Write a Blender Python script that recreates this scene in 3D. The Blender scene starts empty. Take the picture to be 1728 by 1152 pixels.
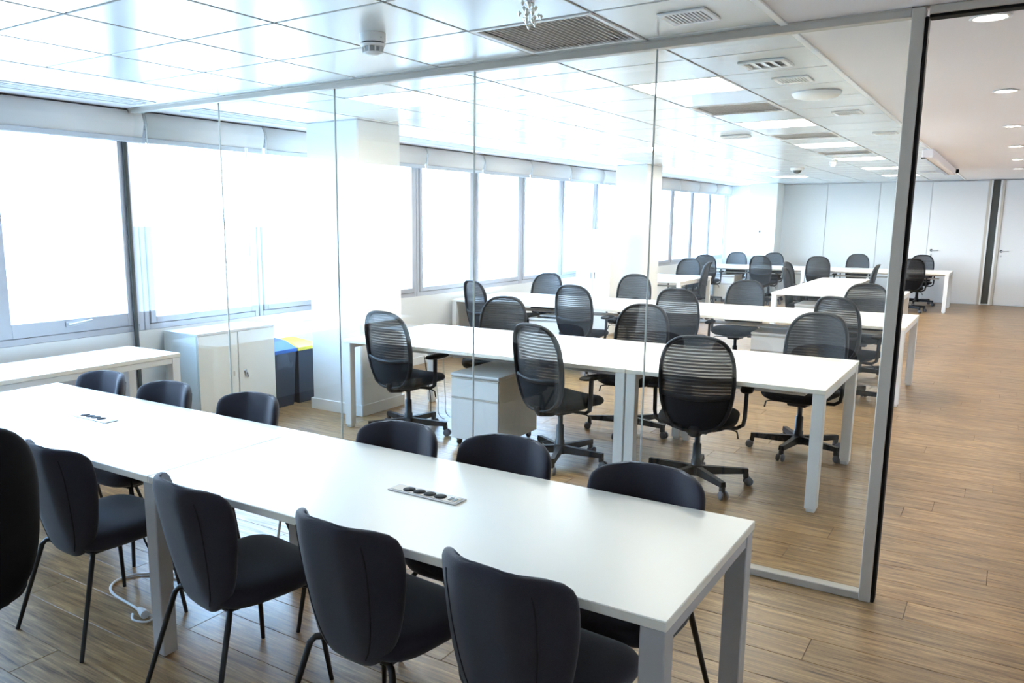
import bpy, math, random
from mathutils import Vector, Matrix
random.seed(7)
R = math.radians
scene = bpy.context.scene
C = scene.collection

# ------------------------------------------------------------------ camera
CAM_Z = 1.6875
cd = bpy.data.cameras.new('camera'); cam = bpy.data.objects.new('camera', cd); C.objects.link(cam)
cam.location = (0, 0, CAM_Z)
cam.rotation_euler = (R(90 - 9.873), 0, R(34.454))
cd.sensor_fit = 'HORIZONTAL'; cd.sensor_width = 36.0
cd.lens = 36.0 * 1371.62 / 1728.0
cd.shift_x = 106.8 / 1728.0
cd.shift_y = 36.97 / 1728.0
cd.clip_start = 0.05; cd.clip_end = 20000
scene.camera = cam

# ------------------------------------------------------------------ sky, exposure
SKY_STRENGTH = 11.0
w = bpy.data.worlds.new('sky'); scene.world = w; w.use_nodes = True
nt = w.node_tree; nt.nodes.clear()
tc = nt.nodes.new('ShaderNodeTexCoord'); sp = nt.nodes.new('ShaderNodeSeparateXYZ')
cr = nt.nodes.new('ShaderNodeValToRGB'); bg = nt.nodes.new('ShaderNodeBackground'); ow = nt.nodes.new('ShaderNodeOutputWorld')
nt.links.new(tc.outputs['Generated'], sp.inputs[0]); nt.links.new(sp.outputs['Z'], cr.inputs[0])
cr.color_ramp.elements[0].position = 0.0; cr.color_ramp.elements[0].color = (0.76, 0.88, 1.0, 1)
cr.color_ramp.elements[1].position = 0.38; cr.color_ramp.elements[1].color = (0.38, 0.62, 1.0, 1)
nt.links.new(cr.outputs[0], bg.inputs[0]); bg.inputs[1].default_value = SKY_STRENGTH
nt.links.new(bg.outputs[0], ow.inputs[0])
scene.view_settings.view_transform = 'Standard'
scene.view_settings.look = 'None'
scene.view_settings.gamma = 1.0
scene.view_settings.use_curve_mapping = False
scene.view_settings.exposure = 1.38
cy = scene.cycles
cy.max_bounces = 8; cy.diffuse_bounces = 4; cy.glossy_bounces = 4; cy.transmission_bounces = 4
cy.transparent_max_bounces = 40
cy.caustics_reflective = False; cy.caustics_refractive = False
cy.sample_clamp_indirect = 8.0

# ------------------------------------------------------------------ mesh helpers
class MB:
    def __init__(s): s.v = []; s.f = []; s.sm = []
    def add(s, vs, fs, smooth=False):
        o = len(s.v); s.v += [tuple(p) for p in vs]
        for f in fs: s.f.append([i + o for i in f]); s.sm.append(smooth)
        return s
    def box(s, x0, x1, y0, y1, z0, z1):
        vs = [(x, y, z) for z in (z0, z1) for y in (y0, y1) for x in (x0, x1)]
        return s.add(vs, [(0, 2, 3, 1), (4, 5, 7, 6), (0, 1, 5, 4), (2, 6, 7, 3), (0, 4, 6, 2), (1, 3, 7, 5)])
    def rbox(s, x0, x1, y0, y1, z0, z1, b=0.004):
        # chamfered box: 24 verts
        c = ((x0 + x1) / 2, (y0 + y1) / 2, (z0 + z1) / 2); h = ((x1 - x0) / 2, (y1 - y0) / 2, (z1 - z0) / 2)
        b = min(b, h[0] * .9, h[1] * .9, h[2] * .9)
        vs = []; idx = {}
        for sx in (-1, 1):
            for sy in (-1, 1):
                for sz in (-1, 1):
                    for a in range(3):
                        p = [sx * (h[0] - b), sy * (h[1] - b), sz * (h[2] - b)]
                        p[a] = (sx, sy, sz)[a] * h[a]
                        idx[(sx, sy, sz, a)] = len(vs); vs.append([c[i] + p[i] for i in range(3)])
        fs = []
        for a in range(3):
            o1, o2 = [i for i in range(3) if i != a]
            for sg in (-1, 1):
                q = []
                for (p1, p2) in ((-1, -1), (1, -1), (1, 1), (-1, 1)):
                    k = [0, 0, 0]; k[a] = sg; k[o1] = p1; k[o2] = p2
                    q.append(idx[(*k, a)])
                fs.append(q)
        for a in range(3):
            o1, o2 = [i for i in range(3) if i != a]
            for p1 in (-1, 1):
                for p2 in (-1, 1):
                    k0 = [0, 0, 0]; k0[o1] = p1; k0[o2] = p2; k1 = list(k0); k0[a] = -1; k1[a] = 1
                    fs.append([idx[(*k0, o1)], idx[(*k1, o1)], idx[(*k1, o2)], idx[(*k0, o2)]])
        for sx in (-1, 1):
            for sy in (-1, 1):
                for sz in (-1, 1): fs.append([idx[(sx, sy, sz, a)] for a in range(3)])
        # fix winding outward
        cc = Vector(c); out = []
        for f in fs:
            p = [Vector(vs[i]) for i in f]; n = (p[1] - p[0]).cross(p[2] - p[0]); m = sum(p, Vector()) / len(p)
            out.append(f if n.dot(m - cc) > 0 else f[::-1])
        return s.add(vs, out)
    def tube(s, pts, r, seg=10, closed=False, cap=True, smooth=True, flat=1.0, up=None):
        pts = [Vector(p) for p in pts]; n = len(pts); vs = []; fs = []
        rr = r if isinstance(r, (list, tuple)) else [r] * n
        prev = None
        for i, p in enumerate(pts):
            if closed: t = pts[(i + 1) % n] - pts[i - 1]
            else: t = pts[min(i + 1, n - 1)] - pts[max(i - 1, 0)]
            t.normalize()
            ref = Vector(up) if up else (prev if prev is not None else (Vector((0, 0, 1)) if abs(t.z) < .9 else Vector((0, 1, 0))))
            u = t.cross(ref)
            if u.length < 1e-6: u = t.cross(Vector((1, 0, 0)))
            u.normalize(); q = u.cross(t).normalized(); prev = q
            for k in range(seg):
                a = 2 * math.pi * k / seg
                vs.append(p + (u * math.cos(a) * flat + q * math.sin(a)) * rr[i])
        m = n if closed else n - 1
        for i in range(m):
            for k in range(seg):
                a = i * seg + k; b = i * seg + (k + 1) % seg; c = ((i + 1) % n) * seg + (k + 1) % seg; d = ((i + 1) % n) * seg + k
                fs.append((a, b, c, d))
        s.add(vs, fs, smooth)
        if cap and not closed:
            s.add([vs[k] for k in range(seg)], [tuple(range(seg))[::-1]])
            s.add([vs[(n - 1) * seg + k] for k in range(seg)], [tuple(range(seg))])
        return s
    def lathe(s, prof, c=(0, 0, 0), seg=24, smooth=True, axis='z'):
        vs = []; fs = []
        for (r, z) in prof:
            for k in range(seg):
                a = 2 * math.pi * k / seg
                p = (r * math.cos(a), r * math.sin(a), z)
                if axis == 'x': p = (p[2], p[0], p[1])
                if axis == 'y': p = (p[1], p[2], p[0])
                vs.append((c[0] + p[0], c[1] + p[1], c[2] + p[2]))
        for i in range(len(prof) - 1):
            for k in range(seg):
                fs.append((i * seg + k, i * seg + (k + 1) % seg, (i + 1) * seg + (k + 1) % seg, (i + 1) * seg + k))
        s.add(vs, fs, smooth)
        if prof[0][0] > 1e-5: s.add(vs[:seg], [tuple(range(seg))[::-1]])
        if prof[-1][0] > 1e-5: s.add(vs[-seg:], [tuple(range(seg))])
        return s
    def pillow(s, S, T, nu=20, nv=20, p=8, v0=-1., v1=1.):
        """closed thick shell around surface S(u,v), u,v in [-1,1]; thickness falls to 0 at the rim"""
        U = [math.sin(math.pi / 2 * (-1 + 2 * i / nu)) for i in range(nu + 1)]
        V = [math.sin(math.pi / 2 * (-1 + 2 * i / nv)) for i in range(nv + 1)]
        def N(u, v):
            e = 1e-3; ua, ub = max(-.97, u - e - (0.03 if u > .96 else 0)), min(.97, u + e + (.03 if u < -.96 else 0)); va, vb = max(-.97, v - e - (0.03 if v > .96 else 0)), min(.97, v + e + (.03 if v < -.96 else 0))
            uu = max(-.96, min(.96, u)); vv = max(-.96, min(.96, v))
            du = Vector(S(ub, vv)) - Vector(S(ua, vv)); dv = Vector(S(uu, vb)) - Vector(S(uu, va))
            n = du.cross(dv); return n.normalized()
        vs = []; W = nu + 1
        tt = T if callable(T) else (lambda u, v: T)
        for sg in (1, -1):
            for v in V:
                for u in U:
                    t = tt(u, v) / 2 * math.sqrt(max(0, 1 - abs(u) ** p)) * math.sqrt(max(0, 1 - abs(v) ** p))
                    vs.append(Vector(S(u, v)) + N(u, v) * t * sg)
        o = W * (nv + 1); fs = []
        for j in range(nv):
            for i in range(nu):
                a = j * W + i
                fs.append((a, a + 1, a + W + 1, a + W)); fs.append((o + a, o + a + W, o + a + W + 1, o + a + 1))
        return s.add(vs, fs, True)
    def build(s, name, mat, parent=None, loc=None, merge=False):
        me = bpy.data.meshes.new(name); me.from_pydata(s.v, [], s.f)
        me.polygons.foreach_set('use_smooth', s.sm)
        me.materials.append(mat); me.validate(); me.update()
        if merge:
            import bmesh
            bm = bmesh.new(); bm.from_mesh(me); bmesh.ops.remove_doubles(bm, verts=bm.verts, dist=1e-5)
            bmesh.ops.recalc_face_normals(bm, faces=bm.faces); bm.to_mesh(me); bm.free()
        o = bpy.data.objects.new(name, me); C.objects.link(o)
        if parent is not None: o.parent = parent
        if loc is not None: o.location = loc
        return o

def link(name, me, parent=None, loc=(0, 0, 0), rz=0):
    o = bpy.data.objects.new(name, me); C.objects.link(o); o.parent = parent; o.location = loc; o.rotation_euler.z = rz
    return o
def empty(name, loc=(0, 0, 0), rz=0):
    o = bpy.data.objects.new(name, None); C.objects.link(o); o.location = loc; o.rotation_euler.z = rz; o.empty_display_size = .1
    return o
def tag(o, label, cat, group=None):
    o['label'] = label; o['category'] = cat
    if group: o['group'] = group
    return o
def struct(o, label=None):
    o['kind'] = 'structure'
    if label: o['label'] = label
    return o
def copy_tree(o, parent=None):
    c = o.copy(); C.objects.link(c); c.parent = parent
    for ch in list(o.children): copy_tree(ch, c)
    return c
def sgnpow(x, p): return math.copysign(abs(x) ** p, x)

# ------------------------------------------------------------------ materials
def mat(name, col, rough=.5, metal=0., spec=.5, coat=0., coat_r=.1, emit=None, es=0., noise=None, bump=None, sheen=0.):
    m = bpy.data.materials.new(name); m.use_nodes = True; n = m.node_tree; b = n.nodes['Principled BSDF']
    b.inputs['Base Color'].default_value = (*col, 1); b.inputs['Roughness'].default_value = rough
    b.inputs['Metallic'].default_value = metal; b.inputs['Specular IOR Level'].default_value = spec
    b.inputs['Coat Weight'].default_value = coat; b.inputs['Coat Roughness'].default_value = coat_r
    b.inputs['Sheen Weight'].default_value = sheen
    if emit: b.inputs['Emission Color'].default_value = (*emit, 1); b.inputs['Emission Strength'].default_value = es
    if noise:   # (scale, amount): faint mottling of the colour
        t = n.nodes.new('ShaderNodeTexNoise'); t.inputs['Scale'].default_value = noise[0]; t.inputs['Detail'].default_value = 4
        tcn = n.nodes.new('ShaderNodeTexCoord'); n.links.new(tcn.outputs['Object'], t.inputs['Vector'])
        mr = n.nodes.new('ShaderNodeMapRange'); mr.inputs['To Min'].default_value = 1 - noise[1]; mr.inputs['To Max'].default_value = 1 + noise[1]
        n.links.new(t.outputs['Fac'], mr.inputs['Value'])
        mx = n.nodes.new('ShaderNodeMix'); mx.data_type = 'RGBA'; mx.blend_type = 'MULTIPLY'; mx.inputs['Factor'].default_value = 1
        mx.inputs[6].default_value = (*col, 1); n.links.new(mr.outputs[0], mx.inputs[7]); n.links.new(mx.outputs[2], b.inputs['Base Color'])
    if bump:    # (scale, strength)
        t = n.nodes.new('ShaderNodeTexNoise'); t.inputs['Scale'].default_value = bump[0]; t.inputs['Detail'].default_value = 2
        tcn = n.nodes.new('ShaderNodeTexCoord'); n.links.new(tcn.outputs['Object'], t.inputs['Vector'])
        bp = n.nodes.new('ShaderNodeBump'); bp.inputs['Strength'].default_value = bump[1]; bp.inputs['Distance'].default_value = .002
        n.links.new(t.outputs['Fac'], bp.inputs['Height']); n.links.new(bp.outputs[0], b.inputs['Normal'])
    return m

def glass_mat(name, tint, boost=1.0):
    m = bpy.data.materials.new(name); m.use_nodes = True; n = m.node_tree; n.nodes.clear()
    lw = n.nodes.new('ShaderNodeLayerWeight'); lw.inputs['Blend'].default_value = .5
    pw = n.nodes.new('ShaderNodeMath'); pw.operation = 'POWER'; pw.inputs[1].default_value = 5
    ma = n.nodes.new('ShaderNodeMath'); ma.operation = 'MULTIPLY_ADD'; ma.inputs[1].default_value = .96 * boost; ma.inputs[2].default_value = .04 * boost
    ma.use_clamp = True
    tr = n.nodes.new('ShaderNodeBsdfTransparent'); tr.inputs[0].default_value = (*tint, 1)
    gl = n.nodes.new('ShaderNodeBsdfGlossy'); gl.inputs['Roughness'].default_value = 0.0; gl.inputs[0].default_value = (1, 1, 1, 1)
    mx = n.nodes.new('ShaderNodeMixShader'); o = n.nodes.new('ShaderNodeOutputMaterial')
    n.links.new(lw.outputs['Facing'], pw.inputs[0]); n.links.new(pw.outputs[0], ma.inputs[0]); n.links.new(ma.outputs[0], mx.inputs[0])
    n.links.new(tr.outputs[0], mx.inputs[1]); n.links.new(gl.outputs[0], mx.inputs[2]); n.links.new(mx.outputs[0], o.inputs[0])
    return m

def floor_mat():
    m = bpy.data.materials.new('oak_vinyl'); m.use_nodes = True; n = m.node_tree; L = n.links.new; b = n.nodes['Principled BSDF']
    geo = n.nodes.new('ShaderNodeNewGeometry'); oi = n.nodes.new('ShaderNodeObjectInfo')
    ad = n.nodes.new('ShaderNodeMath'); ad.operation = 'ADD'; L(geo.outputs['Random Per Island'], ad.inputs[0]); L(oi.outputs['Random'], ad.inputs[1])
    fr = n.nodes.new('ShaderNodeMath'); fr.operation = 'FRACT'; L(ad.outputs[0], fr.inputs[0])
    ml = n.nodes.new('ShaderNodeMath'); ml.operation = 'MULTIPLY'; ml.inputs[1].default_value = 37.0; L(fr.outputs[0], ml.inputs[0])
    cb = n.nodes.new('ShaderNodeCombineXYZ'); L(ml.outputs[0], cb.inputs[0]); L(ml.outputs[0], cb.inputs[1]); L(ml.outputs[0], cb.inputs[2])
    va = n.nodes.new('ShaderNodeVectorMath'); L(geo.outputs['Position'], va.inputs[0]); L(cb.outputs[0], va.inputs[1])
    mp = n.nodes.new('ShaderNodeMapping'); mp.inputs['Scale'].default_value = (2.4, 24, 1); L(va.outputs[0], mp.inputs[0])
    t1 = n.nodes.new('ShaderNodeTexNoise'); t1.inputs['Scale'].default_value = 1.6; t1.inputs['Detail'].default_value = 8; t1.inputs['Roughness'].default_value = .62; t1.inputs['Distortion'].default_value = .6
    L(mp.outputs[0], t1.inputs['Vector'])
    mp2 = n.nodes.new('ShaderNodeMapping'); mp2.inputs['Scale'].default_value = (3, 90, 1); L(va.outputs[0], mp2.inputs[0])
    t2 = n.nodes.new('ShaderNodeTexNoise'); t2.inputs['Scale'].default_value = 1.5; t2.inputs['Detail'].default_value = 4; L(mp2.outputs[0], t2.inputs['Vector'])
    cr = n.nodes.new('ShaderNodeValToRGB'); e = cr.color_ramp.elements
    e[0].position = .28; e[0].color = (.105, .052, .020, 1); e[1].position = .70; e[1].color = (.52, .345, .165, 1)
    k = e.new(.43); k.color = (.275, .162, .072, 1); k = e.new(.56); k.color = (.38, .235, .105, 1)
    L(t1.outputs['Fac'], cr.inputs[0])
    mr = n.nodes.new('ShaderNodeMapRange'); mr.inputs['From Min'].default_value = .3; mr.inputs['From Max'].default_value = .7; mr.inputs['To Min'].default_value = .66; mr.inputs['To Max'].default_value = 1.22
    L(t2.outputs['Fac'], mr.inputs[0])
    mv = n.nodes.new('ShaderNodeMapRange'); mv.inputs['To Min'].default_value = .86; mv.inputs['To Max'].default_value = 1.12; L(fr.outputs[0], mv.inputs[0])
    mm = n.nodes.new('ShaderNodeMath'); mm.operation = 'MULTIPLY'; L(mr.outputs[0], mm.inputs[0]); L(mv.outputs[0], mm.inputs[1])
    mx = n.nodes.new('ShaderNodeMix'); mx.data_type = 'RGBA'; mx.blend_type = 'MULTIPLY'; mx.inputs['Factor'].default_value = 1
    L(cr.outputs[0], mx.inputs[6]); L(mm.outputs[0], mx.inputs[7]); L(mx.outputs[2], b.inputs['Base Color'])
    b.inputs['Roughness'].default_value = .33; b.inputs['Specular IOR Level'].default_value = .45
    rr = n.nodes.new('ShaderNodeMapRange'); rr.inputs['To Min'].default_value = .26; rr.inputs['To Max'].default_value = .42; L(t2.outputs['Fac'], rr.inputs[0]); L(rr.outputs[0], b.inputs['Roughness'])
    bp = n.nodes.new('ShaderNodeBump'); bp.inputs['Strength'].default_value = .12; bp.inputs['Distance'].default_value = .002; L(t2.outputs['Fac'], bp.inputs['Height']); L(bp.outputs[0], b.inputs['Normal'])
    return m

def mesh_fabric_mat():
    m = bpy.data.materials.new('chair_mesh'); m.use_nodes = True; n = m.node_tree; L = n.links.new; b = n.nodes['Principled BSDF']; o = n.nodes['Material Output']
    b.inputs['Base Color'].default_value = (.006, .0065, .009, 1); b.inputs['Roughness'].default_value = .6
    tcn = n.nodes.new('ShaderNodeTexCoord'); sx = n.nodes.new('ShaderNodeSeparateXYZ'); L(tcn.outputs['Object'], sx.inputs[0])
    def wave(sock, freq):
        a = n.nodes.new('ShaderNodeMath'); a.operation = 'MULTIPLY'; a.inputs[1].default_value = freq; L(sock, a.inputs[0])
        q = n.nodes.new('ShaderNodeMath'); q.operation = 'SINE'; L(a.outputs[0], q.inputs[0]); return q.outputs[0]
    wz = wave(sx.outputs['Z'], 2 * math.pi / .021); wx = wave(sx.outputs['X'], 2 * math.pi / .009)
    s = n.nodes.new('ShaderNodeMath'); s.operation = 'MULTIPLY_ADD'; s.inputs[1].default_value = .075; s.inputs[2].default_value = .075; L(wz, s.inputs[0])
    s2 = n.nodes.new('ShaderNodeMath'); s2.operation = 'MULTIPLY_ADD'; s2.inputs[1].default_value = .03; L(wx, s2.inputs[0]); L(s.outputs[0], s2.inputs[2]); s2.use_clamp = True
    tr = n.nodes.new('ShaderNodeBsdfTransparent'); mx = n.nodes.new('ShaderNodeMixShader')
    L(s2.outputs[0], mx.inputs[0]); L(b.outputs[0], mx.inputs[1]); L(tr.outputs[0], mx.inputs[2]); L(mx.outputs[0], o.inputs[0])
    return m

M = dict(
    wall=mat('white_paint', (.80, .80, .79), .6, noise=(3, .012)),
    pillar=mat('pillar_paint', (.80, .80, .78), .55, noise=(3, .012)),
    plaster=mat('plasterboard', (.89, .86, .87), .65, noise=(2, .01)),
    tile=mat('ceiling_metal', (.70, .72, .70), .25, metal=0., spec=.55, coat=.3, coat_r=.16, bump=(900, .03)),
    grid=mat('ceiling_grid', (.26, .27, .26), .5),
    trimw=mat('white_trim', (.86, .86, .85), .35),
    alu=mat('aluminium_frame', (.50, .50, .535), .38, metal=.25),
    alud=mat('partition_aluminium', (.55, .505, .44), .42, metal=.2),
    black=mat('black_rubber', (.006, .006, .007), .75, spec=.2),
    blind=mat('blind_fabric', (.72, .67, .62), .75, bump=(600, .1)),
    blindbar=mat('blind_bar', (.55, .55, .56), .5),
    lam=mat('white_laminate', (.91, .87, .77), .32, spec=.45, bump=(500, .015)),
    lamedge=mat('white_laminate_edge', (.80, .79, .76), .45),
    wmetal=mat('white_metal', (.83, .83, .81), .38),
    gmetal=mat('silver_metal', (.52, .52, .53), .42, metal=.15),
    cabinet=mat('cabinet_board', (.76, .75, .70), .45),
    fabric=mat('navy_fabric', (.025, .0245, .036), .9, spec=.3, sheen=.25, noise=(260, .25), bump=(420, .4)),
    seam=mat('seam_thread', (.010, .011, .016), .8),
    blackmetal=mat('black_metal', (.006, .006, .007), .4),
    plastic=mat('black_plastic', (.005, .0055, .007), .55, spec=.3, bump=(300, .04)),
    seatfab=mat('black_seat_fabric', (.005, .0055, .007), .9, spec=.2, sheen=.04, bump=(500, .3)),
    meshf=mesh_fabric_mat(),
    rubber=mat('caster_tread', (.10, .10, .11), .6),
    floor=floor_mat(),
    gap=mat('floor_gap', (.16, .105, .06), .8),
    skirt=mat('skirting', (.82, .82, .80), .45),
    glassp=glass_mat('partition_glass', (.950, .972, .970), 1.0),
    glassw=glass_mat('window_glass', (.97, .985, .98), 1.0),
    seal=mat('glass_joint', (.55, .60, .60), .3),
    lamp=mat('light_panel', (.9, .9, .9), .4, emit=(1.0, .92, .81), es=13.0),
    down=mat('downlight_lens', (.9, .9, .9), .4, emit=(1.0, .90, .78), es=60.0),
    bluelid=mat('blue_lid', (.008, .10, .42), .4), yellid=mat('yellow_lid', (.80, .60, .04), .4),
    bin=mat('bin_plastic', (.018, .026, .045), .45), bag=mat('bin_bag', (.05, .065, .10), .28, bump=(30, .8)),
    steel=mat('brushed_steel', (.55, .55, .56), .3, metal=.9),
    chrome=mat('chrome', (.7, .7, .7), .15, metal=1.),
    dglass=mat('dark_glass', (.06, .065, .06), .15),
    cable=mat('white_cable', (.8, .8, .78), .4),
    crystal=mat('crystal', (.92, .90, .82), .05, spec=1.0, coat=.6, coat_r=.02),
    leaf=mat('pale_paper', (.85, .85, .83), .6),
    bwall=mat('building_render', (.72, .66, .58), .8), bwall2=mat('building_brick', (.60, .50, .42), .8),
    broof=mat('roof_tile', (.42, .26, .20), .8), bwin=mat('building_window', (.16, .17, .18), .2),
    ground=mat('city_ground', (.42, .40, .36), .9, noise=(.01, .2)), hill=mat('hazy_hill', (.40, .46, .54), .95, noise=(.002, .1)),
    city=mat('city_blocks', (.62, .55, .48), .85, noise=(.02, .35)),
)

# ------------------------------------------------------------------ main dimensions
CZ = 2.532                     # ceiling
WX = -5.75                     # inner face of the window wall
BY = 20.1                      # back wall
RX = 2.0                       # right wall (outside the frame)
FY = -1.3                      # wall behind the camera
PY = 3.89                      # front face of the glass partition
GX = [-.91 - .602 * i for i in range(7)]        # ceiling grid lines, along the room
GY0 = 2.63 - 2 * .6                              # first ceiling grid row
NROW = 31
X_END = GX[-1]
WPITCH = 1.235; WY0 = 4.02

# ------------------------------------------------------------------ floor: planks along X
fl = struct(MB().box(WX - .25, RX, FY, BY, -.12, -.004).build('floor', M['gap']), 'wood-look plank floor')
PW, PLn = .20, 1.6
plank_me = None; planks = []; far = MB()
rows = int((BY - .6) / PW) + 1
cands = []
for r in range(rows):
    y = .6 + r * PW
    if y + PW > BY: break
    off = (r * .437 + (r % 3) * .29) % PLn
    x = WX - off
    while x < 1.6:
        x0, x1 = max(x, WX), min(x + PLn, 1.6)
        if x1 - x0 > .05: cands.append((x0, x1, y))
        x += PLn
def infront(x, y):   # rough test: does the plank lie inside the picture
    f = (-.5657, .8246); rgt = (.8246, .5657)
    d = x * f[0] + y * f[1]
    if d < .5: return False
    u = (x * rgt[0] + y * rgt[1]) / (d * .985 + .29)
    return -.64 < u < .76 and d > 1.55
full = [c for c in cands if abs(c[1] - c[0] - PLn) < 1e-6 and any(infront(c[0] + (c[1] - c[0]) * t, c[2] + .1) for t in (0, .25, .5, .75, 1))]
full.sort(key=lambda c: c[2] ** 2 + (.5 * (c[0] + c[1])) ** 2)
near = set(full[:290])
me = None
for c in cands:
    x0, x1, y = c
    if c in near:
        if me is None:
            o = MB().rbox(0, PLn - .0022, 0, PW - .0022, -.006, 0, .0012).build('plank', M['floor'], fl); me = o.data; o.location = (x0, y, 0)
        else: link('plank', me, fl, (x0, y, 0))
    else: far.box(x0, x1 - .0022, y, y + PW - .0022, -.006, 0)
o = far.build('planks_beyond', M['floor'], fl); o['kind'] = 'stuff'
o = MB().box(WX - .2, RX, FY, .6, -.006, 0).box(1.6, RX, .6, BY, -.006, 0).build('floor_rest', M['floor'], fl)

# ------------------------------------------------------------------ walls
wl = MB(); T = .25
wl.box(WX - T, WX, FY, BY + .2, -.05, .818).box(WX - T, WX, FY, BY + .2, 2.46, CZ + .25).box(WX - T, WX, FY, WY0 - 3 * WPITCH, .818, 2.46)
struct(wl.build('wall_left', M['wall']), 'white window wall below and above the windows')
wb = struct(MB().box(WX - T, RX, BY + .02, BY + .2, -.05, CZ + .25).build('wall_back', M['wall']), 'white panelled back wall')
joints = [WX, -4.55, -3.51, -2.46, -1.485]
for a, b in zip(joints, joints[1:]):
    MB().rbox(a + .006, b - .006, BY, BY + .03, .07, CZ - .01, .003).build('wall_panel', M['wall'], wb)
struct(MB().box(RX, RX + .2, FY, BY + .2, -.05, CZ + .25).build('wall_right', M['wall']))
struct(MB().box(WX - T, RX + .2, FY - .2, FY, -.05, CZ + .25).build('wall_front', M['wall']))
struct(MB().rbox(WX, -1.5, BY - .012, BY + .01, 0, .07, .003).build('baseboard_back', M['skirt']))
struct(MB().rbox(WX - .01, WX + .014, PY + .1, BY, 0, .09, .004).build('baseboard_left', M['skirt']))

# doors in the back wall
def door(name, x0, x1, hx, label):
    d = empty(name, (0, BY, 0)); struct(d, label)
    MB().rbox(x0, x1, -.03, .01, .01, CZ - .02, .004).build('door_leaf', M['wall'], d)
    h = MB().lathe([(.0, -.028), (.024, -.026), (.026, 0)], (hx, -.03, 1.10), 18, axis='y').build('handle_rose', M['blackmetal'], d)
    MB().tube([(hx, -.06, 1.10), (hx, -.075, 1.10), (hx + .02, -.08, 1.10), (hx + .13, -.08, 1.10)], .009, 8).build('handle_lever', M['steel'], d)
    MB().lathe([(.0, -.012), (.016, -.012), (.018, 0)], (hx, -.03, 1.0), 14, axis='y').build('lock_rose', M['steel'], d)
    return d
door('door_1', -1.475, -.50, -1.40, 'white door left of the dark glass strip')
door('door_2', -.22, .78, -.17, 'white door at the right edge with lever handle')
dt = empty('trim_1', (0, BY, 0)); struct(dt, 'door frame with tall dark glass strip')
for a, b, mm in ((-.50, -.455, 'alud'), (-.455, -.425, 'wmetal'), (-.30, -.265, 'wmetal'), (-.265, -.22, 'alud')):
    MB().rbox(a, b, -.05, .01, 0, CZ - .01, .003).build('frame_post', M[mm], dt)
MB().rbox(-.425, -.30, -.02, .01, .02, CZ - .01, .002).build('glass_strip', M['dglass'], dt)

# ------------------------------------------------------------------ windows with roller blinds
ZB, ZT = .818, 2.46
def window(i, y0, y1, sash):
    wn = empty('window_%d' % i, (WX, y0, 0)); struct(wn)
    W = y1 - y0; o = .05; s = o + sash
    def bar(name, a, b, c, d, x0, x1): return MB().rbox(x0, x1, a, b, c, d, .004).build(name, M['alu'], wn)
    for a, b in ((0.004, o), (W - o, W - .004)): bar('frame_jamb', a, b, ZB, ZT, -.10, -.005)
    bar('frame_sill', o, W - o, ZB, ZB + o, -.10, -.005); bar('frame_head', o, W - o, ZT - o, ZT, -.10, -.005)
    g = .003
    for a, b in ((o + g, s), (W - s, W - o - g)): bar('sash_stile', a, b, ZB + o + g, ZT - o - g, -.085, .008)
    bar('sash_rail', s, W - s, ZB + o + g, ZB + s, -.085, .008); bar('sash_rail', s, W - s, ZT - s, ZT - o - g, -.085, .008)
    MB().box(-.052, -.044, s - .01, W - s + .01, ZB + s - .01, ZT - s + .01).build('pane', M['glassw'], wn)
    return wn
names_b = {2: 'grey roller blind over the window left of the glass partition', 3: 'grey roller blind over the first window behind the glass partition',
           4: 'grey roller blind over the window left of the square pillar', 5: 'grey roller blind partly behind the square pillar',
           6: 'grey roller blind over the window right of the square pillar', 7: 'grey roller blind, second right of the square pillar',
           8: 'grey roller blind, third right of the square pillar', 9: 'grey roller blind, fourth right of the square pillar',
           10: 'grey roller blind above the tall white cabinet', 11: 'grey roller blind beside the middle pillar'}
blind_proto = None
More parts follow.
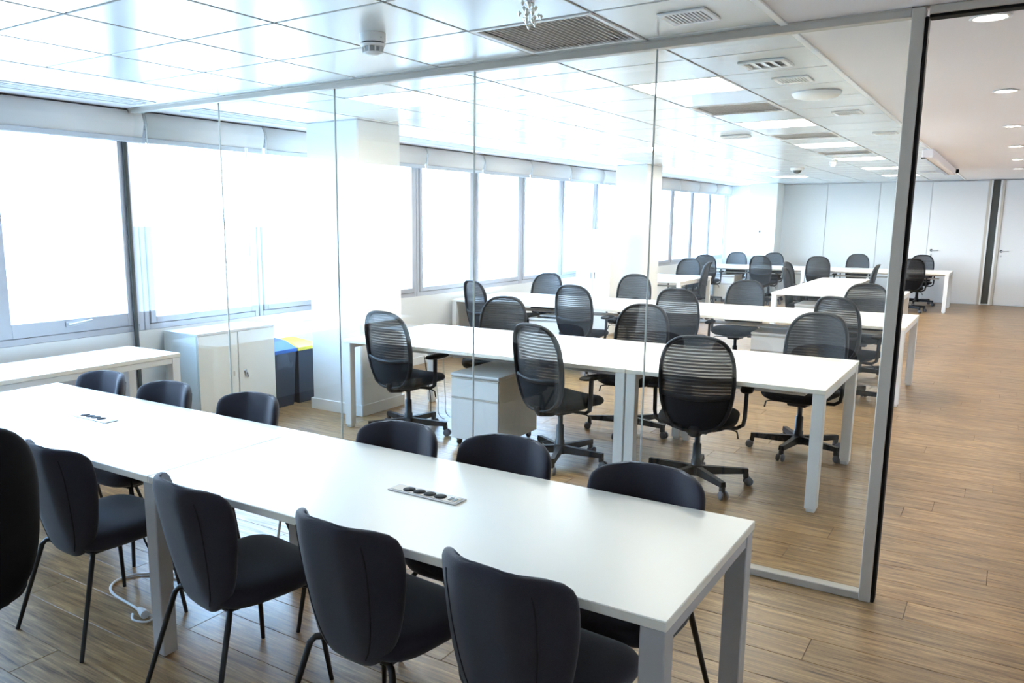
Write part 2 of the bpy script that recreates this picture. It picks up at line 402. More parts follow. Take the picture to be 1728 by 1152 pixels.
for k in range(-3, 13):
    y0 = WY0 + k * WPITCH; y1 = y0 + WPITCH
    sash = .105 if k == -1 else (.055)
    wn = window(k + 4, y0, y1, sash)
    if k == -1:
        hd = MB().rbox(.008, .02, .55, .60, .915, .955, .004).build('handle_plate', M['alu'], wn)
        MB().tube([(.02, .575, .935), (.05, .575, .935), (.055, .60, .938), (.055, .74, .955)], [.010, .010, .011, .008], 8).build('handle', M['gmetal'], hd)
    # blind
    if blind_proto is None:
        bl = empty('roller_blind', (0, 0, 0))
        n = 10; prof = [(.13 + .035 * math.sin(math.pi * j / n) ** .8 * (1 if j < n * .6 else .8), CZ - .012 - .195 * j / n) for j in range(n + 1)]
        mb = MB(); Wd = WPITCH - .035
        vs = []; 
        for (x, z) in prof: vs += [(x, 0.0175, z), (x, WPITCH - .0175, z)]
        fs = [(2 * j, 2 * j + 2, 2 * j + 3, 2 * j + 1) for j in range(n)]
        back = [(x - .012, y, z) for (x, y, z) in vs]; o2 = len(vs)
        fs += [(o2 + 2 * j, o2 + 2 * j + 1, o2 + 2 * j + 3, o2 + 2 * j + 2) for j in range(n)]
        fs += [(2 * j, o2 + 2 * j, o2 + 2 * j + 2, 2 * j + 2) for j in range(n)] + [(2 * j + 1, 2 * j + 3, o2 + 2 * j + 3, o2 + 2 * j + 1) for j in range(n)]
        mb.add(vs + back, fs, True).build('blind_fabric', M['blind'], bl)
        MB().rbox(.118, .142, .0175, WPITCH - .0175, CZ - .245, CZ - .205, .006).build('bottom_bar', M['blindbar'], bl)
        MB().rbox(.01, .13, .0175, WPITCH - .0175, CZ - .10, CZ - .012, .01).build('roller_box', M['blind'], bl)
        MB().tube([(.15, .012, CZ - .08), (.152, .012, CZ - .30)], .004, 6).build('pull_chain', M['trimw'], bl)
        blind_proto = bl; b = bl
    else: b = copy_tree(blind_proto)
    b.location = (WX, y0, 0)
    nm = names_b.get(k + 3)
    if k < -1: nm = 'grey roller blind just outside the left picture edge, %s' % ('farther one', 'nearer one')[k == -3]
    elif k > 8: nm = 'grey roller blind on the far windows, %s beyond the middle pillar' % ('first', 'second', 'third', 'fourth', 'fifth')[k - 9]
    tag(b, nm, 'blind', 'roller blinds along the window wall')

# ------------------------------------------------------------------ ceiling
cl = struct(MB().box(WX - T, RX + .2, FY - .2, BY + .2, CZ + .02, CZ + .2).build('ceiling', M['grid']), 'white metal tile ceiling with plasterboard edges')
Y_T0 = GY0; Y_T1 = GY0 + NROW * .6
mb = MB(); mb.box(WX - .2, X_END, FY, BY, CZ, CZ + .03)
mb.build('plaster_border', M['plaster'], cl)
MB().box(GX[0], RX, FY, BY, CZ, CZ + .03).build('plaster_field', M['plaster'], cl)
MB().box(X_END, GX[0], FY, Y_T0, CZ, CZ + .03).build('plaster_strip', M['plaster'], cl)
MB().box(X_END, GX[0], Y_T1, BY, CZ, CZ + .03).build('plaster_strip', M['plaster'], cl)
LIGHTS = {}
for k in range(6): LIGHTS[(1, 6 + 4 * k)] = 1        # second column from the corridor
for k in range(6): LIGHTS[(4, 5 + 4 * k)] = 1
GRILLES = {(1, 3), (1, 8), (1, 12), (1, 16)}
tile_me = None
for i in range(6):
    for j in range(NROW):
        x0 = GX[i + 1]; y0 = GY0 + j * .6
        if (i, j) in LIGHTS or (i, j) in GRILLES: continue
        if tile_me is None:
            o = MB().rbox(.007, .595, .007, .593, 0, .014, .003).build('ceiling_tile', M['tile'], cl); tile_me = o.data; o.location = (x0, y0, CZ)
        else: link('ceiling_tile', tile_me, cl, (x0, y0, CZ))
# T-bars (each run a part)
for x in GX[1:-1]: MB().box(x - .004, x + .004, Y_T0, Y_T1, CZ + .004, CZ + .02).build('grid_bar', M['grid'], cl)
struct(MB().rbox(GX[0] - .012, GX[0] + .02, Y_T0, BY, CZ - .008, CZ + .004, .002).build('trim_2', M['trimw']), 'white edge trim between tile and plaster ceiling')
struct(MB().rbox(X_END - .015, X_END + .006, FY, BY, CZ - .003, CZ + .004, .001).build('trim_3', M['trimw']))
# light panels
lamp_names = ['first lit ceiling panel behind the glass, above the front desk', 'second lit ceiling panel in the row towards the back wall', 'third lit ceiling panel in the row towards the back wall',
              'fourth lit ceiling panel in the row towards the back wall', 'fifth lit ceiling panel in the row towards the back wall', 'last lit ceiling panel near the back wall']
lp = None
def light_panel(i, j, label, group):
    global lp
    if lp is None:
        lp = empty('ceiling_light')
        for a, b, c, d in ((.005, .597, .005, .022), (.005, .597, .578, .595), (.005, .022, .022, .578), (.58, .597, .022, .578)):
            MB().rbox(a, b, c, d, -.002, .014, .002).build('light_frame', M['trimw'], lp)
        MB().rbox(.022, .58, .022, .578, .003, .012, .002).build('diffuser', M['lamp'], lp); o = lp
    else: o = copy_tree(lp)
    o.location = (GX[i + 1], GY0 + j * .6, CZ); tag(o, label, 'light', group); return o
for k in range(6): light_panel(1, 6 + 4 * k, lamp_names[k], 'lit ceiling panels by the corridor')
for k in range(6): light_panel(4, 5 + 4 * k, 'lit ceiling panel near the windows, %s row behind the glass' % ('', 'second', 'third', 'fourth', 'fifth', 'sixth')[k] if k else 'lit ceiling panel just behind the glass near the square pillar', 'lit ceiling panels near the windows')
# return-air grilles filling a tile
gp = None
glab = {3: 'large square louvred air grille in front of the glass', 8: 'large louvred air grille between first and second lit panels', 12: 'louvred air grille between second and third lit panels', 16: 'louvred air grille between third and fourth lit panels'}
for (i, j) in sorted(GRILLES):
    if gp is None:
        gp = empty('air_grille')
        for a, b, c, d in ((.005, .597, .005, .03), (.005, .597, .57, .595), (.005, .03, .03, .57), (.572, .597, .03, .57)):
            MB().rbox(a, b, c, d, -.004, .012, .003).build('grille_frame', M['trimw'], gp)
        MB().box(.03, .572, .03, .57, .014, .018).build('backing', M['trimw'], gp)
        sl = None
        for q in range(22):
            x = .042 + q * .0242
            if sl is None:
                s_ = MB(); s_.add([(-.010, .03, .006), (.008, .03, -.003), (.010, .03, -.001), (-.008, .03, .008), (-.010, .57, .006), (.008, .57, -.003), (.010, .57, -.001), (-.008, .57, .008)],
                                  [(0, 1, 2, 3), (7, 6, 5, 4), (0, 4, 5, 1), (1, 5, 6, 2), (2, 6, 7, 3), (3, 7, 4, 0)])
                o = s_.build('slat', M['trimw'], gp); sl = o.data; o.location = (x, 0, 0)
            else: link('slat', sl, gp, (x, 0, 0))
        g = gp
    else: g = copy_tree(gp)
    g.location = (GX[i + 1], GY0 + j * .6, CZ); tag(g, glab[j], 'grille', 'louvred ceiling grilles')
# small vents
vp = None
def vent(x, y, label, wx=.20, wy=.22):
    global vp
    if vp is None:
        vp = empty('ceiling_vent')
        for a, b, c, d in ((-.10, .10, -.11, -.085), (-.10, .10, .085, .11), (-.10, -.075, -.085, .085), (.075, .10, -.085, .085)):
            MB().rbox(a, b, c, d, -.010, 0, .003).build('vent_frame', M['trimw'], vp)
        MB().box(-.075, .075, -.085, .085, -.002, 0).build('backing', M['grid'], vp)
        sl = None
        for q in range(9):
            xx = -.064 + q * .016
            if sl is None:
                o = MB().rbox(-.004, .004, -.085, .085, -.009, -.003, .001).build('slat', M['trimw'], vp); sl = o.data; o.location = (xx, 0, 0)
            else: link('slat', sl, vp, (xx, 0, 0))
        v = vp
    else: v = copy_tree(vp)
    v.location = (x, y, CZ); tag(v, label, 'vent', 'small ceiling vents by the corridor'); return v
vent(-1.20, 3.515, 'small white louvred vent in front of the glass header')
vent(-1.18, 5.37, 'small white vent between the square deflector vent and the round access point')
vent(-1.16, 7.20, 'small white vent beyond the round access point')
vent(-1.11, 9.05, 'small white vent farthest along the corridor edge')
# deflector vent
dv = empty('deflector_vent', (-1.19, 4.76, CZ)); tag(dv, 'square ceiling diffuser with angled blades just behind the glass', 'vent')
for a, b, c, d in ((-.12, .12, -.12, -.09), (-.12, .12, .09, .12), (-.12, -.09, -.09, .09), (.09, .12, -.09, .09)): MB().rbox(a, b, c, d, -.014, 0, .004).build('vent_frame', M['trimw'], dv)
MB().box(-.09, .09, -.09, .09, -.002, 0).build('backing', M['grid'], dv)
for q in range(3):
    x = -.05 + .05 * q
    MB().add([(x - .03, -.09, -.001), (x + .01, -.09, -.014), (x + .013, -.09, -.012), (x - .027, -.09, 0), (x - .03, .09, -.001), (x + .01, .09, -.014), (x + .013, .09, -.012), (x - .027, .09, 0)],
             [(0, 1, 2, 3), (7, 6, 5, 4), (0, 4, 5, 1), (1, 5, 6, 2), (2, 6, 7, 3), (3, 7, 4, 0)]).build('blade', M['trimw'], dv)
# round access point
ap = empty('wireless_access_point', (-1.165, 6.0, CZ)); tag(ap, 'round white domed disc on the ceiling near the corridor', 'access point')
MB().lathe([(.15, 0), (.15, -.012), (.135, -.03), (.09, -.042), (.0, -.046)], seg=36).build('cover', M['trimw'], ap)
MB().lathe([(.155, 0), (.155, -.006), (.15, -.006)], seg=36).build('mount_ring', M['blindbar'], ap)
# smoke detectors
def detector(x, y, label, s=1.0):
    d = empty('smoke_detector', (x, y, CZ)); tag(d, label, 'smoke detector', 'smoke detectors')
    MB().lathe([(.052 * s, 0), (.052 * s, -.03 * s), (.050 * s, -.034 * s)], seg=28).build('base', M['trimw'], d)
    MB().lathe([(.044 * s, -.034 * s), (.044 * s, -.039 * s)], seg=28).build('dark_gap', M['black'], d)
    MB().lathe([(.050 * s, -.039 * s), (.050 * s, -.046 * s), (.043 * s, -.05 * s)], seg=28).build('collar', M['trimw'], d)
    MB().lathe([(.028 * s, -.05 * s), (.028 * s, -.07 * s)], seg=20).build('chamber', M['blindbar'], d)
    for q in range(10):
        a = 2 * math.pi * q / 10; c, s_ = math.cos(a), math.sin(a)
        MB().tube([(.040 * s * c, .040 * s * s_, -.05 * s), (.036 * s * c, .036 * s * s_, -.071 * s)], .0045 * s, 6).build('cage_bar', M['trimw'], d)
    MB().lathe([(.0, -.082 * s), (.022 * s, -.080 * s), (.038 * s, -.074 * s), (.040 * s, -.069 * s), (.0, -.069 * s)], seg=28).build('cap', M['trimw'], d)
    MB().lathe([(.0, -.002), (.004, -.002), (.004, 0)], (.051 * s, -.01, -.02 * s), 8, axis='x').build('indicator', M['black'], d)
    return d
detector(-2.50, 3.03, 'large white smoke detector on the tiles in front of the glass', 1.15)
detector(-2.21, 12.85, 'small white smoke detector far behind the glass', .9)
dome = empty('dome_sensor', (-2.93, 14.05, CZ)); tag(dome, 'flat white ceiling dome with dark lens far behind the glass', 'sensor')
MB().lathe([(.10, 0), (.10, -.03), (.085, -.04)], seg=28).build('base', M['trimw'], dome)
MB().lathe([(.07, -.04), (.06, -.065), (.035, -.085), (.0, -.09)], seg=24).build('lens', M['dglass'], dome)
flat = empty('ceiling_sensor_plate', (-2.36, 8.45, CZ)); tag(flat, 'thin flat white plate on the tiles left of the second lit panel', 'sensor')
MB().rbox(-.14, .14, -.07, .07, -.03, 0, .012).build('cover', M['trimw'], flat); MB().rbox(-.11, .11, -.05, .05, -.034, -.03, .002).build('face', M['blindbar'], flat)
# long casing beside the plaster edge
cs = empty('ceiling_casing', (-.92, 11.3, CZ)); tag(cs, 'long pale casing with dark lower edge hung along the corridor ceiling', 'casing')
MB().rbox(-.06, .06, 0, 4.35, -.10, 0, .01).build('case', M['plaster'], cs)
MB().rbox(-.066, -.02, 0, 4.2, -.112, -.096, .004).build('lower_edge', M['dglass'], cs)
MB().rbox(-.45, .09, 4.40, 4.43, -.05, -.02, .004).build('cross_bar', M['gmetal'], cs)
MB().rbox(.05, .10, 4.39, 4.44, -.07, -.01, .006).build('end_bracket', M['black'], cs)
# slot diffusers along the windows
for (y0, y1, lb) in ((-.9, 3.80, 'long slot air diffuser along the window ceiling in front of the glass'), (4.2, 19.5, 'long slot air diffuser along the window ceiling behind the glass')):
    s_ = empty('slot_diffuser', (-5.27, y0, CZ - .0005)); tag(s_, lb, 'diffuser')
    Ls = y1 - y0
    MB().rbox(-.13, -.10, 0, Ls, -.008, 0, .003).build('edge', M['trimw'], s_); MB().rbox(.10, .13, 0, Ls, -.008, 0, .003).build('edge', M['trimw'], s_)
    MB().box(-.10, .10, 0, Ls, -.001, 0).build('recess', M['blindbar'], s_)
    for q in (-.05, 0, .05): MB().rbox(q - .012, q + .012, 0, Ls, -.007, -.002, .002).build('blade', M['trimw'], s_)
# downlights in the plaster ceiling
dl = None; dlab = ['oval recessed downlight nearest the door opening', 'second recessed downlight along the corridor', 'third recessed downlight along the corridor', 'fourth recessed downlight along the corridor', 'fifth recessed downlight along the corridor', 'sixth recessed downlight along the corridor']
for q, (x, y) in enumerate([(-.165, 4.23), (-.13, 6.6), (-.095, 9.03), (-.07, 11.42), (-.05, 13.8), (-.03, 16.2)]):
    if dl is None:
        dl = empty('downlight')
        MB().lathe([(.062, 0), (.075, -.003), (.078, -.008), (.062, -.010), (.056, -.004)], seg=28).build('ring', M['trimw'], dl)
        MB().lathe([(.0, -.005), (.056, -.005), (.056, 0)], seg=28).build('lens', M['down'], dl); d_ = dl
    else: d_ = copy_tree(dl)
    d_.location = (x, y, CZ); tag(d_, dlab[q], 'downlight', 'recessed downlights in the plaster ceiling')
# crystal ornament
orn = empty('crystal_ornament', (-1.64, 2.95, CZ)); tag(orn, 'small sparkling crystal cluster hanging from the ceiling above the grille', 'ornament')
MB().lathe([(.018, 0), (.018, -.006), (.006, -.010)], seg=14).build('cap', M['chrome'], orn)
for q in range(26):
    a = q * 2.4; rr = .012 + .036 * ((q % 4) / 3); zz = -.012 - .013 * (q % 5) - .01 * ((q * 7) % 3)
    c = (rr * math.cos(a), rr * math.sin(a), zz); s_ = .0095
    MB().add([(c[0], c[1], c[2] + s_), (c[0] + s_, c[1], c[2]), (c[0], c[1] + s_, c[2]), (c[0] - s_, c[1], c[2]), (c[0], c[1] - s_, c[2]), (c[0], c[1], c[2] - 1.5 * s_)],
             [(0, 1, 2), (0, 2, 3), (0, 3, 4), (0, 4, 1), (5, 2, 1), (5, 3, 2), (5, 4, 3), (5, 1, 4)]).build('crystal', M['crystal'], orn)
MB().tube([(0, 0, -.01), (0, 0, -.07)], .0015, 5).build('wire', M['chrome'], orn)

# ------------------------------------------------------------------ pillars
def pillar(x0, x1, y0, y1, label):
    p = empty('pillar', ((x0 + x1) / 2, (y0 + y1) / 2, 0)); struct(p, label); hx, hy = (x1 - x0) / 2, (y1 - y0) / 2
    MB().rbox(-hx, hx, -hy, hy, 0, CZ, .012).build('shaft', M['pillar'], p)
    for a, b, c, d in ((-hx - .014, hx + .014, -hy - .014, -hy), (-hx - .014, hx + .014, hy, hy + .014), (-hx - .014, -hx, -hy, hy), (hx, hx + .014, -hy, hy)):
        MB().rbox(a, b, c, d, 0, .10, .003).build('skirting', M['skirt'], p)
    return p
pillar(-5.16, -4.57, 5.32, 5.90, 'square white pillar just behind the glass')
pl2 = pillar(-5.06, -4.565, 11.86, 12.50, 'middle white pillar beside the tall cabinet')
pillar(-5.0, -4.40, 19.32, 19.95, 'last white pillar in front of the back wall')
sw = empty('wall_switch', (-4.645, 19.32, 1.475)); tag(sw, 'row of four small switches on the last pillar', 'switch')
for q in range(4):
    k = MB().rbox(-.115 + q * .062, -.065 + q * .062, -.012, 0, -.04, .04, .003).build('switch_plate', M['trimw'], sw)
    MB().rbox(-.103 + q * .062, (-.077 + (.006 if q == 0 else 0)) + q * .062, -.018, -.012, -.022 if q < 3 else -.03, .022, .002).build('rocker', M['black'] if q == 0 else M['alud'], k)

# ------------------------------------------------------------------ glass partition
gpn = empty('glass_partition', (0, PY, 0)); tag(gpn, 'frameless glass partition wall with grey aluminium header and end post', 'partition')
PX = -.42
MB().rbox(WX + .01, PX, 0, .06, CZ - .036, CZ, .003).build('header_rail', M['alud'], gpn)
MB().rbox(WX + .01, PX, -.006, 0, CZ - .008, CZ, .002).build('header_lip', M['alud'], gpn)
MB().rbox(WX + .02, PX, 0, .06, 0, .035, .003).build('floor_rail', M['alud'], gpn)
pst = MB().rbox(PX, PX + .048, -.004, .075, 0, CZ - .002, .003).build('end_post', M['alud'], gpn)
MB().rbox(PX + .048, PX + .062, .004, .07, 0, CZ - .04, .003).build('gasket', M['black'], pst)
hd2 = MB().rbox(PX + .062, RX, -.004, .075, CZ - .034, CZ - .001, .003).build('door_header', M['alud'], gpn)
MB().rbox(PX + .062, RX, .004, .07, CZ - .046, CZ - .034, .002).build('gasket', M['black'], hd2)
MB().rbox(WX + .012, WX + .032, .012, .046, .035, CZ - .036, .003).build('wall_gasket', M['dglass'], gpn)
seams = [WX + .032, -4.62, -3.545, -2.515, -1.483, PX]
for a, b in zip(seams, seams[1:]):
    MB().box(a + .0025, b - .0025, .024, .034, .03, CZ - .03).build('glass_panel', M['glassp'], gpn)
for s_ in seams[1:-1]:
    MB().box(s_ - .0025, s_ + .0025, .023, .035, .035, CZ - .036).build('glass_joint', M['seal'], gpn)
# ------------------------------------------------------------------ desks
def desk(name, x0, x1, y0, y1, label, cat, legmat, tops=1, topmat='lam', leg=.065, mids=(), group=None, outlets=(), foot=True, tray=True, zt=.74, th=.028):
    cx, cyy = (x0 + x1) / 2, (y0 + y1) / 2; d = empty(name, (cx, cyy, 0)); tag(d, label, cat, group)
    hx, hy = (x1 - x0) / 2, (y1 - y0) / 2; n = tops; wd = 2 * hx / n
    for i in range(n):
        a = -hx + i * wd
        t = MB().rbox(a + (.0015 if i else 0), a + wd - (.0015 if i < n - 1 else 0), -hy, hy, zt - th, zt, .0025).build('tabletop', M[topmat], d)
    lm = M[legmat]
    xs = [-hx + leg / 2 + .004, hx - leg / 2 - .004] + [m - cx for m in mids]
    for x in xs:
        for y in (-hy + leg / 2 + .004, hy - leg / 2 - .004):
            l_ = MB().rbox(x - leg / 2, x + leg / 2, y - leg / 2, y + leg / 2, .022 if foot else .006, zt - th, .003).build('leg', lm, d)
            if foot: MB().rbox(x - leg * .38, x + leg * .38, y - leg * .38, y + leg * .38, 0, .022, .004).build('foot', lm, l_)
            else: MB().lathe([(.018, 0), (.018, .006)], (x, y, 0), 12).build('glide', M['black'], l_)
        MB().rbox(x - leg / 2 + .004, x + leg / 2 - .004, -hy + leg, hy - leg, zt - th - .045, zt - th, .003).build('end_rail', lm, d)
    for y in (-hy * .45, hy * .45): MB().rbox(-hx + leg, hx - leg, y - .02, y + .02, zt - th - .04, zt - th, .003).build('beam', lm, d)
    if tray:
        MB().rbox(-hx + .2, hx - .2, -.11, .11, zt - th - .12, zt - th - .105, .003).build('cable_tray', lm, d)
    for (ox, oy) in outlets:
        u = MB().rbox(ox - cx - .10, ox - cx + .10, oy - cyy - .045, oy - cyy + .045, zt, zt + .0025, .001).build('cable_flap', M['lamedge'], d)
    return d
# meeting table in front of the glass
mt = desk('meeting_table', -4.632, -.5955, 1.794, 2.613, 'long white meeting table with grey legs in front of the glass', 'table', 'gmetal', tops=2, mids=(-2.6185,), foot=False, tray=False)
mcx, mcy = (-4.632 - .5955) / 2, (1.794 + 2.613) / 2
for (ox, oy) in ((-1.617, 2.218), (-3.63, 2.218)):
    u = empty('power_unit', (ox - mcx, oy - mcy, .74)); u.parent = mt
    fr = MB().rbox(-.147, .147, -.036, .036, 0, .004, .0015).build('outlet_frame', M['gmetal'], u)
    MB().rbox(-.138, .138, -.026, .026, .004, .0055, .001).build('outlet_plate', M['alud'], u)
    for q in range(4):
        MB().lathe([(.0, .007), (.0225, .007), (.0235, .004)], (-.075 + .045 * q, 0, 0), 20).build('socket', M['black'], u)
    for q in range(2): MB().rbox(.105 + .018 * q - .006, .105 + .018 * q + .006, -.014, .014, .0055, .007, .0005).build('data_port', M['dglass'], u)
# bench by the window
desk('side_bench', -5.58, -4.96, 1.2, 3.745, 'long white side bench under the window in front of the glass', 'table', 'wmetal', tray=False, mids=(-5.0,) * 0)
# front desks behind the glass
D1 = (4.96, 6.20)
desk('office_desk', -4.457, -2.006, *D1, 'front white desk behind the glass, long left unit beside the square pillar', 'desk', 'wmetal', tops=2, group='white desks', outlets=((-3.89, 5.56), (-2.63, 5.58)))
desk('office_desk', -2.002, -.7946, *D1, 'front white desk behind the glass, short right unit nearest the end post', 'desk', 'wmetal', group='white desks')
D2 = (8.37, 9.66)
desk('office_desk', -5.70, -3.212, *D2, 'second row white desk, left unit by the windows', 'desk', 'wmetal', tops=2, group='white desks', outlets=((-3.9, 9.0),))
desk('office_desk', -3.208, -.722, *D2, 'second row white desk, right unit reaching past the end post', 'desk', 'wmetal', tops=2, group='white desks')
desk('office_desk', -2.65, -1.90, 11.65, 15.3, 'white desk set lengthwise in the middle of the far office', 'desk', 'wmetal', tops=1, group='white desks', outlets=((-2.4, 14.6),))
desk('office_desk', -1.895, -1.10, 11.65, 12.9, 'small white desk joined to the right of the lengthwise desk, behind the end post', 'desk', 'wmetal', group='white desks', tray=False)
desk('office_desk', -5.6, -4.35, 12.95, 14.6, 'white desk partly hidden behind the middle pillar', 'desk', 'wmetal', group='white desks')
D4 = (17.72, 18.97)
desk('office_desk', -5.6, -3.41, *D4, 'white desk at the back wall, left unit by the last pillar', 'desk', 'wmetal', group='white desks')
desk('office_desk', -3.40, -.905, *D4, 'white desk at the back wall, right unit ending by the white doors', 'desk', 'wmetal', tops=2, group='white desks')

# ------------------------------------------------------------------ drawer pedestals
pp = None
def pedestal(x, y, label, rz=0):
    global pp
    if pp is None:
        pp = empty('drawer_pedestal')
        MB().rbox(-.21, .21, -.28, .30, .055, .545, .003).build('body', M['cabinet'], pp)
        MB().rbox(-.212, .212, -.302, .302, .545, .566, .003).build('top', M['wmetal'], pp)
        for z0, z1 in ((.385, .525), (.06, .372)):
            f = MB().rbox(-.208, .208, -.30, -.281, z0, z1, .003).build('drawer', M['wmetal'], pp)
            MB().rbox(-.208, .208, -.302, -.285, z1, z1 + .011, .002).build('grip_slot', M['alud'], f)
        for a in (-.17, .17):
            for b in (-.24, .24):
                c = MB().lathe([(.0, -.012), (.022, -.012), (.025, -.008), (.025, .008), (.022, .012), (.0, .012)], (a, b, .025), 14, axis='x').build('caster', M['black'], pp)
                MB().rbox(a - .018, a + .018, b - .018, b + .018, .04, .056, .003).build('caster_plate', M['blackmetal'], c)
        o = pp
    else: o = copy_tree(pp)
    o.location = (x, y, 0); o.rotation_euler.z = rz; tag(o, label, 'drawer unit', 'white drawer pedestals'); return o
pedestal(-3.20, 5.30, 'white drawer pedestal under the front desk between two office chairs')
pedestal(-4.45, 8.78, 'white drawer pedestal under the second desk row, left unit')
pedestal(-1.93, 8.95, 'white drawer pedestal under the second desk row, right unit')
pedestal(-5.02, 18.06, 'white drawer pedestal under the desk at the back wall')
pedestal(-2.2, 12.3, 'white drawer pedestal under the lengthwise desk')
bk = empty('document_tray', (-4.72, 8.42, .566)); 
tag(bk, 'flat white document tray on the drawer pedestal under the second row', 'tray'); bk.location = (-4.45, 8.68, .566)
MB().rbox(-.14, .14, -.12, .12, 0, .012, .003).build('tray_base', M['black'], bk); MB().rbox(-.12, .12, -.10, .10, .012, .03, .002).build('paper_stack', M['leaf'], bk)

# ------------------------------------------------------------------ cabinet, bins, tall cabinet
cb_ = empty('storage_cabinet', (-5.515, 4.585, 0)); tag(cb_, 'low white two-door cabinet against the window wall behind the glass', 'cabinet')
MB().rbox(-.215, .195, -.415, .415, .03, .782, .003).build('carcass', M['wmetal'], cb_)
MB().rbox(-.217, .217, -.417, .417, .782, .802, .003).build('top', M['wmetal'], cb_)
MB().rbox(-.20, .17, -.40, .40, 0, .03, .002).build('plinth', M['alud'], cb_)
for a, b, lk in ((-.413, -.004, 0), (.004, .413, 1)):
    d_ = MB().rbox(.197, .215, a, b, .035, .778, .003).build('door', M['cabinet'], cb_)
    if lk:
        MB().lathe([(.0, .012), (.011, .012), (.012, 0)], (.215, .065, .44), 12, axis='x').build('lock', M['steel'], d_)
        MB().rbox(.226, .229, .060, .074, .385, .432, .001).build('key', M['steel'], d_)
        MB().tube([(.222, .085, .42), (.224, .09, .38)], .004, 6).build('key_tag', M['blackmetal'], d_)
    else: MB().rbox(.215, .219, -.06, -.045, .41, .45, .001).build('pull', M['alud'], d_)
def bin_(y, lidm, label, lid_z, bag):
    b = empty('recycling_bin', (-5.56, y, 0)); tag(b, label, 'bin', 'recycling bins')
    vs = []; 
    for z, s in ((0.0, .84), (.02, .86), (.50, 1.0)):
        for (sx, sy) in ((-1, -1), (1, -1), (1, 1), (-1, 1)): vs.append((sx * .17 * s, sy * .135 * s, z))
    fs = [(3, 2, 1, 0), (8, 9, 10, 11)]
    for i in range(2):
        for k in range(4): fs.append((i * 4 + k, i * 4 + (k + 1) % 4, (i + 1) * 4 + (k + 1) % 4, (i + 1) * 4 + k))
    MB().add(vs, fs).build('bucket', M['bin'], b)
    if bag:
        mb = MB(); rows_ = 5; n = 32; v2 = []
        for j in range(rows_):
            t = j / (rows_ - 1)
            for k in range(n):
                a = 2 * math.pi * k / n; c, s = sgnpow(math.cos(a), .35), sgnpow(math.sin(a), .35)
                wob = 1.03 + .02 * math.sin(k * 2.3 + j) + .015 * math.sin(k * 5.1)
                v2.append((c * .165 * wob, s * .133 * wob, .515 - (.14 + .02 * math.sin(k * 1.7)) * t))
        f2 = [(j * n + k, (j + 1) * n + k, (j + 1) * n + (k + 1) % n, j * n + (k + 1) % n) for j in range(rows_ - 1) for k in range(n)]
        mb.add(v2, f2, True).build('bin_bag', M['bag'], b)
    # sloped lid
    z = lid_z
    MB().add([(-.178, -.143, .505), (.178, -.143, .505), (.178, .143, .505), (-.178, .143, .505), (-.178, -.143, .535), (.178, -.143, .535), (.178, .143, .535), (-.178, .143, .535),
              (-.15, -.11, z + .02), (.06, -.11, z), (.06, .11, z), (-.15, .11, z + .02)],
             [(3, 2, 1, 0), (0, 1, 5, 4), (1, 2, 6, 5), (2, 3, 7, 6), (3, 0, 4, 7), (4, 5, 9, 8), (5, 6, 10, 9), (6, 7, 11, 10), (7, 4, 8, 11), (8, 9, 10, 11)]).build('lid', lidm, b)
    return b
bin_(5.21, M['bluelid'], 'dark recycling bin with blue lid beside the white cabinet', .60, True)
bin_(5.515, M['yellid'], 'dark recycling bin with yellow lid beside the square pillar', .565, False)
tc_ = empty('tall_cabinet', (-5.14, 11.52, 0)); tag(tc_, 'tall plain white cabinet in front of the middle pillar', 'cabinet')
MB().rbox(-.275, .275, -.20, .22, .03, 1.57, .003).build('carcass', M['wmetal'], tc_)
for a, b in ((-.273, -.002), (.002, .273)):
    d_ = MB().rbox(a, b, -.22, -.201, .04, 1.56, .003).build('door', M['wmetal'], tc_)
    xx = -.03 if a < 0 else .03
    MB().rbox(xx - .006, xx + .006, -.235, -.22, .85, .95, .002).build('handle', M['steel'], d_)
MB().rbox(-.26, .26, -.18, .20, 0, .03, .002).build('plinth', M['alud'], tc_)

